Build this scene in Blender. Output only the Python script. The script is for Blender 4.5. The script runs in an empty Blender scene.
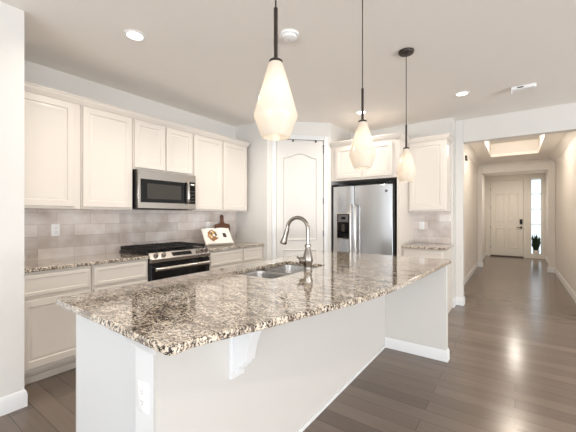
import bpy, bmesh, math, random
from mathutils import Vector, Matrix
random.seed(7)
sc = bpy.context.scene
col = sc.collection
PI = math.pi

# ------------------------------------------------------------------ camera
F_PX = 318.0
H_CAM = 1.32
YAW = math.atan(227.0 / F_PX)
cd = bpy.data.cameras.new('camera'); cam = bpy.data.objects.new('camera', cd); col.objects.link(cam)
cd.sensor_width = 36; cd.lens = F_PX / 576 * 36; cd.clip_start = 0.05; cd.clip_end = 200
cam.location = (0, 0, H_CAM); cam.rotation_euler = (PI / 2, 0, YAW)
sc.camera = cam

# ------------------------------------------------------------------ world, exposure, daylight
w = bpy.data.worlds.new('daylight'); sc.world = w; w.use_nodes = True
bg = w.node_tree.nodes['Background']; bg.inputs[0].default_value = (0.88, 0.94, 1.0, 1); bg.inputs[1].default_value = 1.7
sc.view_settings.view_transform = 'Standard'; sc.view_settings.look = 'None'
sc.view_settings.gamma = 1; sc.view_settings.use_curve_mapping = False
sc.view_settings.exposure = 0.06
sc.cycles.use_denoising = True
sc.cycles.max_bounces = 10; sc.cycles.diffuse_bounces = 6; sc.cycles.glossy_bounces = 5
sc.cycles.sample_clamp_indirect = 6

def area(name, loc, rot, sx, sy, power, color, shape='RECTANGLE', spread=None):
    l = bpy.data.lights.new(name, 'AREA'); l.shape = shape; l.size = sx
    if shape in ('RECTANGLE', 'ELLIPSE'): l.size_y = sy
    l.energy = power; l.color = color
    if spread: l.spread = spread
    o = bpy.data.objects.new(name, l); col.objects.link(o); o.location = loc; o.rotation_euler = rot
    return o
DAY = (0.90, 0.955, 1.0); WARM = (1.0, 0.91, 0.80)
area('daylight_rear_glazing', (1.5, -5.93, 1.3), (PI / 2 + 0.2, 0, 0), 6.4, 2.3, 112, (0.86, 0.94, 1.0))          # unseen glazing behind the camera, arranged to supply daylight
area('rear_ceiling_fill', (1.5, -5.88, 0.35), (PI / 2 + 0.9, 0, 0), 6.4, 0.6, 220, (0.95, 0.97, 1.0))   # added unseen fill, tilted up to brighten the ceiling
area('daylight_side_window', (6.32, -0.2, 1.4), (0, PI / 2 + 0.2, 0), 2.1, 7.0, 90, (0.94, 0.97, 1.0))           # unseen living room glazing, widened on the right for even light
area('side_ceiling_fill', (6.28, -0.2, 0.35), (0, PI / 2 + 0.9, 0), 0.6, 7.0, 310, (0.98, 0.98, 0.98))      # second added upward fill, lifting the ceiling from the right

# ------------------------------------------------------------------ materials
def srgb(r, g, b):
    def f(c):
        c /= 255.0
        return c / 12.92 if c <= 0.04045 else ((c + 0.055) / 1.055) ** 2.4
    return (f(r), f(g), f(b), 1)
def mat(name, color, rough=0.5, metal=0.0, spec=0.5, coat=0.0, bump=0.0, bscale=40, var=0.0, vscale=3.0):
    m = bpy.data.materials.new(name); m.use_nodes = True
    nt = m.node_tree; b = nt.nodes['Principled BSDF']
    b.inputs['Base Color'].default_value = color; b.inputs['Roughness'].default_value = rough
    b.inputs['Metallic'].default_value = metal; b.inputs['Specular IOR Level'].default_value = spec
    b.inputs['Coat Weight'].default_value = coat
    tc = nt.nodes.new('ShaderNodeTexCoord')
    if var > 0:
        n = nt.nodes.new('ShaderNodeTexNoise'); n.inputs['Scale'].default_value = vscale; n.inputs['Detail'].default_value = 4
        nt.links.new(tc.outputs['Object'], n.inputs['Vector'])
        mx = nt.nodes.new('ShaderNodeMix'); mx.data_type = 'RGBA'
        mx.inputs['A'].default_value = tuple(c * (1 - var) for c in color[:3]) + (1,)
        mx.inputs['B'].default_value = tuple(min(1, c * (1 + var)) for c in color[:3]) + (1,)
        nt.links.new(n.outputs['Fac'], mx.inputs['Factor']); nt.links.new(mx.outputs['Result'], b.inputs['Base Color'])
    if bump > 0:
        n2 = nt.nodes.new('ShaderNodeTexNoise'); n2.inputs['Scale'].default_value = bscale; n2.inputs['Detail'].default_value = 3
        nt.links.new(tc.outputs['Object'], n2.inputs['Vector'])
        bp = nt.nodes.new('ShaderNodeBump'); bp.inputs['Strength'].default_value = bump; bp.inputs['Distance'].default_value = 0.004
        nt.links.new(n2.outputs['Fac'], bp.inputs['Height']); nt.links.new(bp.outputs['Normal'], b.inputs['Normal'])
    return m
def emit(name, color, strength):
    m = bpy.data.materials.new(name); m.use_nodes = True; nt = m.node_tree
    b = nt.nodes['Principled BSDF']; b.inputs['Base Color'].default_value = color
    b.inputs['Emission Color'].default_value = color; b.inputs['Emission Strength'].default_value = strength
    return m

M = {}
M['wall'] = mat('wall_paint', srgb(217, 215, 211), 0.75, spec=0.25, bump=0.05, bscale=120)
M['wall_cool'] = M['wall']
M['hallwall'] = mat('hall_wall_paint', srgb(222, 217, 211), 0.75, spec=0.25, bump=0.05, bscale=120)
M['ceiling'] = mat('ceiling_paint', srgb(240, 236, 231), 0.9, spec=0.1, bump=0.15, bscale=60)
M['trim'] = mat('trim_paint', srgb(222, 223, 224), 0.4)
M['cabinet'] = mat('cabinet_paint', srgb(219, 212, 204), 0.32, spec=0.4)
M['cabinet_in'] = mat('cabinet_shadow_gap', srgb(150, 140, 130), 0.6)
M['island'] = mat('island_paint', srgb(204, 201, 197), 0.6)
M['islandend'] = mat('island_end_paint', srgb(210, 211, 212), 0.5)
M['door'] = mat('door_paint', srgb(216, 213, 209), 0.45)
M['frontdoor'] = mat('front_door_paint', srgb(214, 208, 198), 0.5)
M['steel'] = mat('brushed_steel', srgb(198, 193, 188), 0.22, metal=1.0, var=0.05, vscale=2)
M['sinksteel'] = mat('satin_sink_steel', srgb(182, 180, 178), 0.25, metal=1.0)
M['steel_dark'] = mat('dark_steel', srgb(130, 130, 134), 0.3, metal=1.0)
M['fridgesteel'] = mat('cool_brushed_steel', srgb(204, 207, 211), 0.24, metal=1.0, var=0.03, vscale=2)
M['nickel'] = mat('brushed_nickel', srgb(150, 143, 136), 0.17, metal=1.0)
M['black'] = mat('black_enamel', srgb(18, 18, 20), 0.25)
M['blackmatte'] = mat('matte_black', srgb(24, 23, 24), 0.6)
M['iron'] = mat('cast_iron', srgb(26, 25, 25), 0.55, bump=0.2, bscale=200)
M['blackglass'] = mat('black_glass', srgb(14, 14, 16), 0.06, spec=0.35)
M['greyglass'] = mat('smoked_glass', srgb(64, 60, 57), 0.1, spec=0.35)
M['bronze'] = mat('dark_bronze', srgb(48, 40, 36), 0.4, metal=0.4)
M['plastic'] = mat('white_plastic', srgb(240, 240, 240), 0.35)
M['slot'] = mat('dark_slot', srgb(60, 58, 55), 0.6)
M['paper'] = mat('white_page', srgb(240, 235, 228), 0.6)
M['leaf'] = mat('dark_leaf', srgb(40, 58, 36), 0.45, var=0.35, vscale=14)
M['pot'] = mat('white_ceramic', srgb(225, 222, 216), 0.25)
M['soil'] = mat('dark_soil', srgb(50, 40, 32), 0.9)
M['rubber'] = mat('dark_threshold', srgb(66, 52, 44), 0.5)
M['disc'] = emit('downlight_diffuser', (1.0, 0.93, 0.82, 1), 6.0)
M['bulb'] = emit('bulb_glow', (1.0, 0.90, 0.74, 1), 6.0)
M['display'] = mat('black_display', srgb(30, 32, 38), 0.1)
M['food_brown'] = mat('printed_food', srgb(150, 105, 66), 0.6, var=0.6, vscale=60)
M['food_tan'] = mat('printed_tan', srgb(205, 165, 105), 0.6, var=0.4, vscale=60)
M['food_dark'] = mat('printed_dark_photo', srgb(58, 50, 48), 0.6, var=0.5, vscale=80)

def granite():
    m = bpy.data.materials.new('speckled_granite'); m.use_nodes = True; nt = m.node_tree; N = nt.nodes; L = nt.links
    b = N['Principled BSDF']; b.inputs['Roughness'].default_value = 0.06; b.inputs['Specular IOR Level'].default_value = 0.6; b.inputs['Coat Weight'].default_value = 0.6; b.inputs['Coat IOR'].default_value = 1.45; b.inputs['Coat Roughness'].default_value = 0.06
    tc = N.new('ShaderNodeTexCoord')
    def noise(scale, detail, rough=0.6, stretch=(1, 1, 1), rot=0.6):
        mp = N.new('ShaderNodeMapping'); mp.inputs['Scale'].default_value = stretch; mp.inputs['Rotation'].default_value = (0, 0, rot)
        L.new(tc.outputs['Object'], mp.inputs['Vector'])
        n = N.new('ShaderNodeTexNoise'); n.inputs['Scale'].default_value = scale; n.inputs['Detail'].default_value = detail
        n.inputs['Roughness'].default_value = rough; L.new(mp.outputs[0], n.inputs['Vector']); return n.outputs['Fac']
    def ramp(src, stops):
        r = N.new('ShaderNodeValToRGB'); e = r.color_ramp.elements
        e[0].position, e[0].color = stops[0]; e[1].position, e[1].color = stops[-1]
        for p, c in stops[1:-1]:
            x = e.new(p); x.color = c
        L.new(src, r.inputs[0]); return r.outputs['Color']
    def mix(f, a, c):
        x = N.new('ShaderNodeMix'); x.data_type = 'RGBA'; L.new(f, x.inputs['Factor']); L.new(a, x.inputs['A'])
        if isinstance(c, tuple): x.inputs['B'].default_value = c
        else: L.new(c, x.inputs['B'])
        return x.outputs['Result']
    base = ramp(noise(9, 5, 0.6, (1, 2.2, 1)), [(0.34, srgb(118, 103, 90)), (0.46, srgb(206, 191, 171)), (0.64, srgb(236, 225, 208))])
    k0, k1 = (0, 0, 0, 1), (1, 1, 1, 1)
    brown = ramp(noise(54, 4, 0.65, (1, 2.4, 1)), [(0.515, k0), (0.57, k1)])
    c = mix(brown, base, srgb(112, 96, 83))
    white = ramp(noise(80, 3, 0.6, (1, 1.6, 1), 0.2), [(0.57, k0), (0.64, k1)])
    c = mix(white, c, srgb(226, 219, 208))
    dark = ramp(noise(76, 3, 0.62, (1, 1.9, 1), 0.7), [(0.56, k0), (0.585, k1)])
    c = mix(dark, c, srgb(34, 30, 29))
    fine = ramp(noise(100, 2, 0.6), [(0.575, k0), (0.60, k1)])
    c = mix(fine, c, srgb(58, 50, 46))
    L.new(c, b.inputs['Base Color'])
    return m
M['granite'] = granite()

def planks():
    m = bpy.data.materials.new('wood_plank_floor'); m.use_nodes = True; nt = m.node_tree; N = nt.nodes; L = nt.links
    b = N['Principled BSDF']; b.inputs['Specular IOR Level'].default_value = 0.5
    tc = N.new('ShaderNodeTexCoord')
    br = N.new('ShaderNodeTexBrick'); br.offset = 0.37; br.offset_frequency = 2
    br.inputs['Scale'].default_value = 1; br.inputs['Brick Width'].default_value = 1.35; br.inputs['Row Height'].default_value = 0.128
    br.inputs['Mortar Size'].default_value = 0.0016; br.inputs['Mortar Smooth'].default_value = 0.2; br.inputs['Bias'].default_value = 0
    br.inputs['Color1'].default_value = srgb(119, 103, 90); br.inputs['Color2'].default_value = srgb(99, 85, 75)
    br.inputs['Mortar'].default_value = srgb(60, 50, 45)
    L.new(tc.outputs['Object'], br.inputs['Vector'])
    mp = N.new('ShaderNodeMapping'); mp.inputs['Scale'].default_value = (1.0, 11, 1); L.new(tc.outputs['Object'], mp.inputs['Vector'])
    n = N.new('ShaderNodeTexNoise'); n.inputs['Scale'].default_value = 2.2; n.inputs['Detail'].default_value = 6; n.inputs['Roughness'].default_value = 0.6
    L.new(mp.outputs[0], n.inputs['Vector'])
    mx = N.new('ShaderNodeMix'); mx.data_type = 'RGBA'; mx.blend_type = 'OVERLAY'; mx.inputs['Factor'].default_value = 0.18
    L.new(br.outputs['Color'], mx.inputs['A']); L.new(n.outputs['Fac'], mx.inputs['B'])
    hs = N.new('ShaderNodeHueSaturation'); hs.inputs['Saturation'].default_value = 0.85; L.new(mx.outputs['Result'], hs.inputs['Color'])
    L.new(hs.outputs[0], b.inputs['Base Color'])
    mr = N.new('ShaderNodeMapRange'); mr.inputs['To Min'].default_value = 0.16; mr.inputs['To Max'].default_value = 0.26
    L.new(n.outputs['Fac'], mr.inputs['Value']); L.new(mr.outputs[0], b.inputs['Roughness'])
    bp = N.new('ShaderNodeBump'); bp.inputs['Strength'].default_value = 0.02; bp.inputs['Distance'].default_value = 0.003
    L.new(n.outputs['Fac'], bp.inputs['Height']); L.new(bp.outputs[0], b.inputs['Normal'])
    return m
M['floor'] = planks()

def tiles(axis):
    m = bpy.data.materials.new('stone_tile_' + axis); m.use_nodes = True; nt = m.node_tree; N = nt.nodes; L = nt.links
    b = N['Principled BSDF']; b.inputs['Roughness'].default_value = 0.22
    tc = N.new('ShaderNodeTexCoord'); sp = N.new('ShaderNodeSeparateXYZ'); cb = N.new('ShaderNodeCombineXYZ')
    L.new(tc.outputs['Object'], sp.inputs[0]); L.new(sp.outputs['Y' if axis == 'y' else 'X'], cb.inputs[0]); L.new(sp.outputs['Z'], cb.inputs[1])
    br = N.new('ShaderNodeTexBrick'); br.offset = 0.5
    br.inputs['Scale'].default_value = 1; br.inputs['Brick Width'].default_value = 0.302; br.inputs['Row Height'].default_value = 0.1125
    br.inputs['Mortar Size'].default_value = 0.0016; br.inputs['Mortar Smooth'].default_value = 0.1
    br.inputs['Color1'].default_value = srgb(228, 219, 214); br.inputs['Color2'].default_value = srgb(200, 190, 184)
    br.inputs['Mortar'].default_value = srgb(176, 167, 158)
    L.new(cb.outputs[0], br.inputs['Vector'])
    n = N.new('ShaderNodeTexNoise'); n.inputs['Scale'].default_value = 5; n.inputs['Detail'].default_value = 5
    L.new(tc.outputs['Object'], n.inputs['Vector'])
    mx = N.new('ShaderNodeMix'); mx.data_type = 'RGBA'; mx.blend_type = 'OVERLAY'; mx.inputs['Factor'].default_value = 0.8
    L.new(br.outputs['Color'], mx.inputs['A']); L.new(n.outputs['Fac'], mx.inputs['B']); L.new(mx.outputs['Result'], b.inputs['Base Color'])
    bp = N.new('ShaderNodeBump'); bp.inputs['Strength'].default_value = 0.35; bp.inputs['Distance'].default_value = 0.002; bp.invert = True
    L.new(br.outputs['Fac'], bp.inputs['Height']); L.new(bp.outputs[0], b.inputs['Normal'])
    return m
M['tile_y'] = tiles('y'); M['tile_x'] = tiles('x')

def wood(name, a, c):
    m = bpy.data.materials.new(name); m.use_nodes = True; nt = m.node_tree; N = nt.nodes; L = nt.links
    b = N['Principled BSDF']; b.inputs['Roughness'].default_value = 0.5
    tc = N.new('ShaderNodeTexCoord'); mp = N.new('ShaderNodeMapping'); mp.inputs['Scale'].default_value = (30, 30, 3); L.new(tc.outputs['Object'], mp.inputs[0])
    n = N.new('ShaderNodeTexNoise'); n.inputs['Scale'].default_value = 1.5; n.inputs['Detail'].default_value = 4; L.new(mp.outputs[0], n.inputs['Vector'])
    mx = N.new('ShaderNodeMix'); mx.data_type = 'RGBA'; mx.inputs['A'].default_value = a; mx.inputs['B'].default_value = c
    L.new(n.outputs['Fac'], mx.inputs['Factor']); L.new(mx.outputs['Result'], b.inputs['Base Color'])
    return m
M['board'] = wood('walnut_wood', srgb(84, 50, 32), srgb(128, 82, 54))

def opal():
    m = bpy.data.materials.new('opal_glass'); m.use_nodes = True; nt = m.node_tree; N = nt.nodes; L = nt.links
    N.remove(N['Principled BSDF'])
    d = N.new('ShaderNodeBsdfDiffuse'); d.inputs[0].default_value = (0.74, 0.72, 0.69, 1)
    t = N.new('ShaderNodeBsdfTranslucent'); t.inputs[0].default_value = (0.95, 0.88, 0.78, 1)
    g = N.new('ShaderNodeBsdfGlossy'); g.inputs['Roughness'].default_value = 0.12
    a = N.new('ShaderNodeMixShader'); a.inputs[0].default_value = 0.5; L.new(d.outputs[0], a.inputs[1]); L.new(t.outputs[0], a.inputs[2])
    c = N.new('ShaderNodeMixShader'); c.inputs[0].default_value = 0.05; L.new(a.outputs[0], c.inputs[1]); L.new(g.outputs[0], c.inputs[2])
    L.new(c.outputs[0], N['Material Output'].inputs[0])
    return m
M['opal'] = opal()
def clear_glass():
    m = bpy.data.materials.new('clear_pane'); m.use_nodes = True; nt = m.node_tree; N = nt.nodes; L = nt.links
    N.remove(N['Principled BSDF'])
    t = N.new('ShaderNodeBsdfTransparent'); t.inputs[0].default_value = (0.93, 0.96, 0.97, 1)
    g = N.new('ShaderNodeBsdfGlossy'); g.inputs['Roughness'].default_value = 0.02
    a = N.new('ShaderNodeMixShader'); a.inputs[0].default_value = 0.06; L.new(t.outputs[0], a.inputs[1]); L.new(g.outputs[0], a.inputs[2])
    L.new(a.outputs[0], N['Material Output'].inputs[0])
    return m
M['pane'] = clear_glass()

# ------------------------------------------------------------------ mesh helpers
WL = {}                                   # world location of each empty / mesh origin
class MB:
    def __init__(self, frame=None):
        self.bm = bmesh.new(); self.f = frame
    def _v(self, p):
        p = Vector(p)
        return self.bm.verts.new(self.f @ p if self.f else p)
    def face(self, pts):
        return self.bm.faces.new([self._v(p) for p in pts])
    def box(self, x0, x1, y0, y1, z0, z1):
        v = [self._v(p) for p in ((x0,y0,z0),(x1,y0,z0),(x1,y1,z0),(x0,y1,z0),(x0,y0,z1),(x1,y0,z1),(x1,y1,z1),(x0,y1,z1))]
        for q in ((0,3,2,1),(4,5,6,7),(0,1,5,4),(1,2,6,5),(2,3,7,6),(3,0,4,7)):
            self.bm.faces.new([v[i] for i in q])
        return self
    def loops(self, ls, close_first=True, close_last=True, ring=True):
        vs = [[self._v(p) for p in l] for l in ls]
        n = len(vs[0])
        for a, b in zip(vs, vs[1:]):
            for i in range(n if ring else n - 1):
                j = (i + 1) % n
                self.bm.faces.new((a[i], a[j], b[j], b[i]))
        if close_first: self.bm.faces.new(vs[0][::-1])
        if close_last: self.bm.faces.new(vs[-1])
        return self
    def prism(self, poly, h0, h1, axis='z'):
        def P(p, h):
            if axis == 'z': return (p[0], p[1], h)
            if axis == 'y': return (p[0], h, p[1])
            return (h, p[0], p[1])
        return self.loops([[P(p, h0) for p in poly], [P(p, h1) for p in poly]])
    def lathe(self, c, prof, seg=24, c0=False, c1=False):
        ls = []
        for r, z in prof:
            ls.append([(c[0] + r * math.cos(2*PI*k/seg), c[1] + r * math.sin(2*PI*k/seg), c[2] + z) for k in range(seg)])
        return self.loops(ls, c0, c1)
    def tube(self, path, r, seg=12, caps=True):
        path = [Vector(p) for p in path]
        rs = r if isinstance(r, (list, tuple)) else [r] * len(path)
        ls = []; up = None
        for i, p in enumerate(path):
            d = (path[min(i+1, len(path)-1)] - path[max(i-1, 0)]).normalized()
            if up is None:
                up = d.orthogonal().normalized()
            up = (up - d * up.dot(d)).normalized()
            s = d.cross(up)
            ls.append([p + (up * math.cos(2*PI*k/seg) + s * math.sin(2*PI*k/seg)) * rs[i] for k in range(seg)])
        return self.loops(ls, caps, caps)
    def build(self, name, m, parent=None, bevel=0.0, smooth=True, seg=2):
        bm = self.bm
        bmesh.ops.recalc_face_normals(bm, faces=bm.faces)
        off = Vector((0, 0, 0))
        if parent is not None: off = WL[parent.name]
        if off.length > 0: bmesh.ops.translate(bm, vec=-off, verts=bm.verts)
        me = bpy.data.meshes.new(name); bm.to_mesh(me); bm.free()
        me.materials.append(M[m] if isinstance(m, str) else m)
        if smooth:
            me.shade_smooth(); me.set_sharp_from_angle(angle=math.radians(35))
        o = bpy.data.objects.new(name, me); col.objects.link(o)
        if parent is not None: o.parent = parent
        WL[o.name] = off
        if bevel > 0:
            b = o.modifiers.new('bevel', 'BEVEL'); b.width = bevel; b.segments = seg; b.limit_method = 'ANGLE'; b.angle_limit = math.radians(40)
        return o
def thing(name, loc, label, cat, group=None):
    o = bpy.data.objects.new(name, None); col.objects.link(o); o.location = loc; o.empty_display_size = 0.1
    WL[o.name] = Vector(loc); tag(o, label, cat, group)
    return o
def tag(o, label, cat, group=None):
    o['label'] = label; o['category'] = cat
    if group: o['group'] = group
    return o
def struct(name, mb, m, bevel=0.0, label=None):
    o = mb.build(name, m, None, bevel); o['kind'] = 'structure'
    if label: o['label'] = label
    return o
def frame(o, U, V, N):
    """local (u, v, n) -> world"""
    U, V, N = Vector(U).normalized(), Vector(V).normalized(), Vector(N).normalized()
    return Matrix(((U.x, V.x, N.x, o[0]), (U.y, V.y, N.y, o[1]), (U.z, V.z, N.z, o[2]), (0, 0, 0, 1)))
FX = lambda x: frame((x, 0, 0), (0, 1, 0), (0, 0, 1), (1, 0, 0))     # plane facing +x : u = y, v = z
FY = lambda y: frame((0, y, 0), (1, 0, 0), (0, 0, 1), (0, -1, 0))    # plane facing -y : u = x, v = z
def rect(u0, u1, v0, v1, d, n):
    return [(u0+d, v0+d, n), (u1-d, v0+d, n), (u1-d, v1-d, n), (u0+d, v1-d, n)]
def panel_door(fr, u0, u1, v0, v1, n0=0.002, t=0.02, stile=0.055):
    """recessed-panel cabinet front with a moulded inner edge"""
    mb = MB(fr); n = n0 + t
    mb.loops([rect(u0,u1,v0,v1,0,n0), rect(u0,u1,v0,v1,0,n-0.003), rect(u0,u1,v0,v1,0.003,n),
              rect(u0,u1,v0,v1,stile,n), rect(u0,u1,v0,v1,stile+0.006,n-0.009), rect(u0,u1,v0,v1,stile+0.012,n-0.009),
              rect(u0,u1,v0,v1,stile+0.024,n-0.005), rect(u0,u1,v0,v1,stile+0.028,n-0.006)])
    return mb
def slab_front(fr, u0, u1, v0, v1, n0=0.002, t=0.02):
    mb = MB(fr); n = n0 + t
    mb.loops([rect(u0,u1,v0,v1,0,n0), rect(u0,u1,v0,v1,0,n-0.005), rect(u0,u1,v0,v1,0.005,n),
              rect(u0,u1,v0,v1,0.03,n), rect(u0,u1,v0,v1,0.034,n-0.005), rect(u0,u1,v0,v1,0.04,n-0.005)])
    return mb

# ------------------------------------------------------------------ levels and key planes
CEIL = 2.74; BX = -3.63; CY = 3.65; BY = 5.10; HY0, HY1 = 5.31, 5.45
HL, HR = -0.80, 0.765; HEND = 9.62; DY = 12.5; HC = 2.67

# ------------------------------------------------------------------ the setting
mb = MB(); mb.box(-3.8, 6.7, -6.2, 12.7, -0.12, 0); struct('floor', mb, 'floor')
mb = MB(); mb.box(-3.8, 6.7, -6.2, HY1, CEIL, CEIL + 0.12); struct('ceiling', mb, 'ceiling')
mb = MB(); mb.box(BX - 0.15, BX, 0.733, CY + 0.1, 0, CEIL); struct('wall_left', mb, 'wall')
mb = MB(); mb.box(BX - 0.15, -2.77, -6.2, 0.733, 0, CEIL); struct('wall_near_left', mb, 'wall')
mb = MB(); mb.box(BX, -2.985, CY, CY + 0.1, 0, CEIL); struct('wall_pantry_side', mb, 'wall')
# diagonal pantry wall with door opening
DA = Vector((-2.985, CY, 0)); DB = Vector((-2.292, CY + 0.693, 0)); DU = (DB - DA).normalized(); DN = Vector((DU.y, -DU.x, 0))
FD = frame(DA, DU, (0, 0, 1), DN); DL = (DB - DA).length
P0, P1, PH = 0.140, 0.862, 2.465
mb = MB(FD); mb.box(0, P0 - 0.005, 0, CEIL, -0.1, 0); mb.box(P1 + 0.005, DL, 0, CEIL, -0.1, 0); mb.box(P0 - 0.005, P1 + 0.005, PH + 0.004, CEIL, -0.1, 0)
struct('wall_pantry_diagonal', mb, 'wall')
mb = MB(); mb.box(-2.40, -2.292, DB.y, BY + 0.1, 0, CEIL); struct('wall_fridge_side', mb, 'wall')
mb = MB(); mb.box(-2.292, -0.725, BY, BY + 0.1, 0, CEIL); mb.box(-0.84, -0.725, BY + 0.1, HY1, 0, CEIL); struct('wall_back', mb, 'wall')
OL, OR, OT = -0.625, 0.675, 2.405
mb = MB(); mb.box(-0.725, OL, HY0, HY1, 0, CEIL); mb.box(OR, 6.7, HY0, HY1, 0, CEIL); mb.box(OL, OR, HY0, HY1, OT, CEIL)
struct('wall_hall_opening', mb, 'wall', 0.006)
mb = MB(); mb.box(HL - 0.12, HL, HY1, DY, 0, 2.9); struct('wall_hall_left', mb, 'hallwall')
mb = MB(); mb.box(HR, HR + 0.12, HY1, DY, 0, 2.9); struct('wall_hall_right', mb, 'hallwall')
EL, ER, ET = -0.695, 0.640, 2.412
mb = MB(); mb.box(HL, EL, HEND, HEND + 0.15, 0, HC + 0.1); mb.box(ER, HR, HEND, HEND + 0.15, 0, HC + 0.1); mb.box(EL, ER, HEND, HEND + 0.15, ET, HC + 0.1)
struct('wall_entry_arch', mb, 'hallwall', 0.006)
# front wall with door and sidelight openings
FDL, FDR, FDT = -0.665, 0.222, 2.47
SLL, SLR, SLB, SLT = 0.405, 0.675, 0.11, 2.49
mb = MB(); mb.box(HL, FDL, DY, DY + 0.26, 0, 2.9); mb.box(FDR, SLL, DY, DY + 0.26, 0, 2.9); mb.box(SLR, HR, DY, DY + 0.26, 0, 2.9)
mb.box(FDL, FDR, DY, DY + 0.26, FDT, 2.9); mb.box(SLL, SLR, DY, DY + 0.26, SLT, 2.9); mb.box(SLL, SLR, DY, DY + 0.26, 0, SLB)
struct('wall_front', mb, 'frontdoor')
mb = MB(); mb.box(HL, HR, HEND + 0.15, DY, 2.64, 2.74); struct('ceiling_entry', mb, 'ceiling')
# hall ceiling with a raised tray
TX0, TX1, TY0, TY1, TZ = -0.45, 0.405, 6.3, 8.65, HC + 0.30
mb = MB()
mb.box(HL, TX0, HY1, HEND, HC, HC + 0.06); mb.box(TX1, HR, HY1, HEND, HC, HC + 0.06)
mb.box(TX0, TX1, HY1, TY0, HC, HC + 0.06); mb.box(TX0, TX1, TY1, HEND, HC, HC + 0.06)
struct('ceiling_hall', mb, 'ceiling')
mb = MB()
mb.box(TX0 - 0.04, TX0, TY0, TY1, HC + 0.06, TZ); mb.box(TX1, TX1 + 0.04, TY0, TY1, HC + 0.06, TZ)
mb.box(TX0, TX1, TY0 - 0.04, TY0, HC + 0.06, TZ); mb.box(TX0, TX1, TY1, TY1 + 0.04, HC + 0.06, TZ)
mb.box(TX0 - 0.04, TX1 + 0.04, TY0 - 0.04, TY1 + 0.04, TZ, TZ + 0.05)
struct('ceiling_hall_tray', mb, 'hallwall')
for nm, xa, s in (('trim_1', HL, 1), ('trim_2', HR, -1)):            # sloped cove along the hall walls
    mb = MB(); mb.prism([(xa, HC - 0.11), (xa + s * 0.11, HC), (xa, HC)], HY1, HEND, 'y'); struct(nm, mb, 'ceiling')
# unseen living-room shell: rear and right window openings arranged to supply daylight
mb = MB(); mb.box(-3.8, -1.8, -6.2, -6.05, 0, CEIL); mb.box(4.8, 6.7, -6.2, -6.05, 0, CEIL); mb.box(-1.8, 4.8, -6.2, -6.05, 2.5, CEIL)
for x in (-0.15, 1.5, 3.15): mb.box(x - 0.04, x + 0.04, -6.18, -6.08, 0, 2.5)
struct('wall_rear', mb, 'wall')
mb = MB(); mb.box(6.5, 6.7, -6.05, HY0, 2.5, CEIL); mb.box(6.5, 6.7, -6.05, -3.8, 0, 2.5); mb.box(6.5, 6.7, 3.4, HY0, 0, 2.5)
for y in (-2.0, -0.2, 1.6): mb.box(6.53, 6.65, y - 0.04, y + 0.04, 0, 2.5)
struct('wall_right', mb, 'wall')

# baseboards
BB = [(0, 0), (0.014, 0), (0.014, 0.085), (0.009, 0.105), (0.004, 0.115), (0, 0.118)]
def baseboard(name, pts, side=1, m='trim'):
    """moulded skirting swept along a polyline of (x, y); side +1 pushes it to the left of the walk"""
    mb = MB(); n = len(pts); offs = []
    for i, p in enumerate(pts):
        d0 = (Vector(p) - Vector(pts[i-1])).normalized() if i > 0 else None
        d1 = (Vector(pts[i+1]) - Vector(p)).normalized() if i < n - 1 else None
        ns = [Vector((-d.y, d.x)) * side for d in (d0, d1) if d is not None]
        b = sum(ns, Vector((0, 0))) / len(ns); b = b / max(b.length_squared, 0.2)
        offs.append(b)
    ls = [[(p[0] + o.x * t, p[1] + o.y * t, z) for t, z in BB] for p, o in zip(pts, offs)]
    mb.loops(ls, True, True)
    return struct(name, mb, m)
baseboard('baseboard_near_left', [(-3.05, 0.733), (-2.77, 0.733), (-2.77, -6.0)], 1)
baseboard('baseboard_hall_opening', [(-0.725, BY), (-0.725, HY0), (OL, HY0), (OL, HY1), (HL, HY1 )][:4], -1)
baseboard('baseboard_hall_left', [(HL, HY1 + 0.02), (HL, HEND), (EL, HEND), (EL, HEND + 0.15), (HL + 0.001, HEND + 0.15), (HL, DY)][:4], -1)
baseboard('baseboard_hall_right', [(HR, HY1 + 0.02), (HR, HEND), (ER, HEND), (ER, HEND + 0.15)], 1)
baseboard('baseboard_pantry_side', [(-3.0, CY), (-2.985, CY), (DA + DU * (P0 - 0.06)).to_2d()[:]], -1)
baseboard('baseboard_opening_right', [(OR, HY1), (OR, HY0), (6.5, HY0)], -1)
baseboard('baseboard_entry_left', [(HL, HEND + 0.16), (HL, DY - 0.03)], -1)
baseboard('baseboard_entry_right', [(HR, HEND + 0.16), (HR, DY - 0.03)], 1)

# backsplash tile
mb = MB(); mb.box(BX + 0.0005, BX + 0.010, 0.735, CY - 0.0005, 0.915, 1.385)
mb.box(BX + 0.0005, BX + 0.010, 1.80, 2.57, 1.385, 1.42); o = struct('backsplash_left', mb, 'tile_y')
mb = MB(); mb.box(-1.285, -0.75, BY - 0.010, BY - 0.0005, 0.917, 1.385); struct('backsplash_back', mb, 'tile_x')

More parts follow.
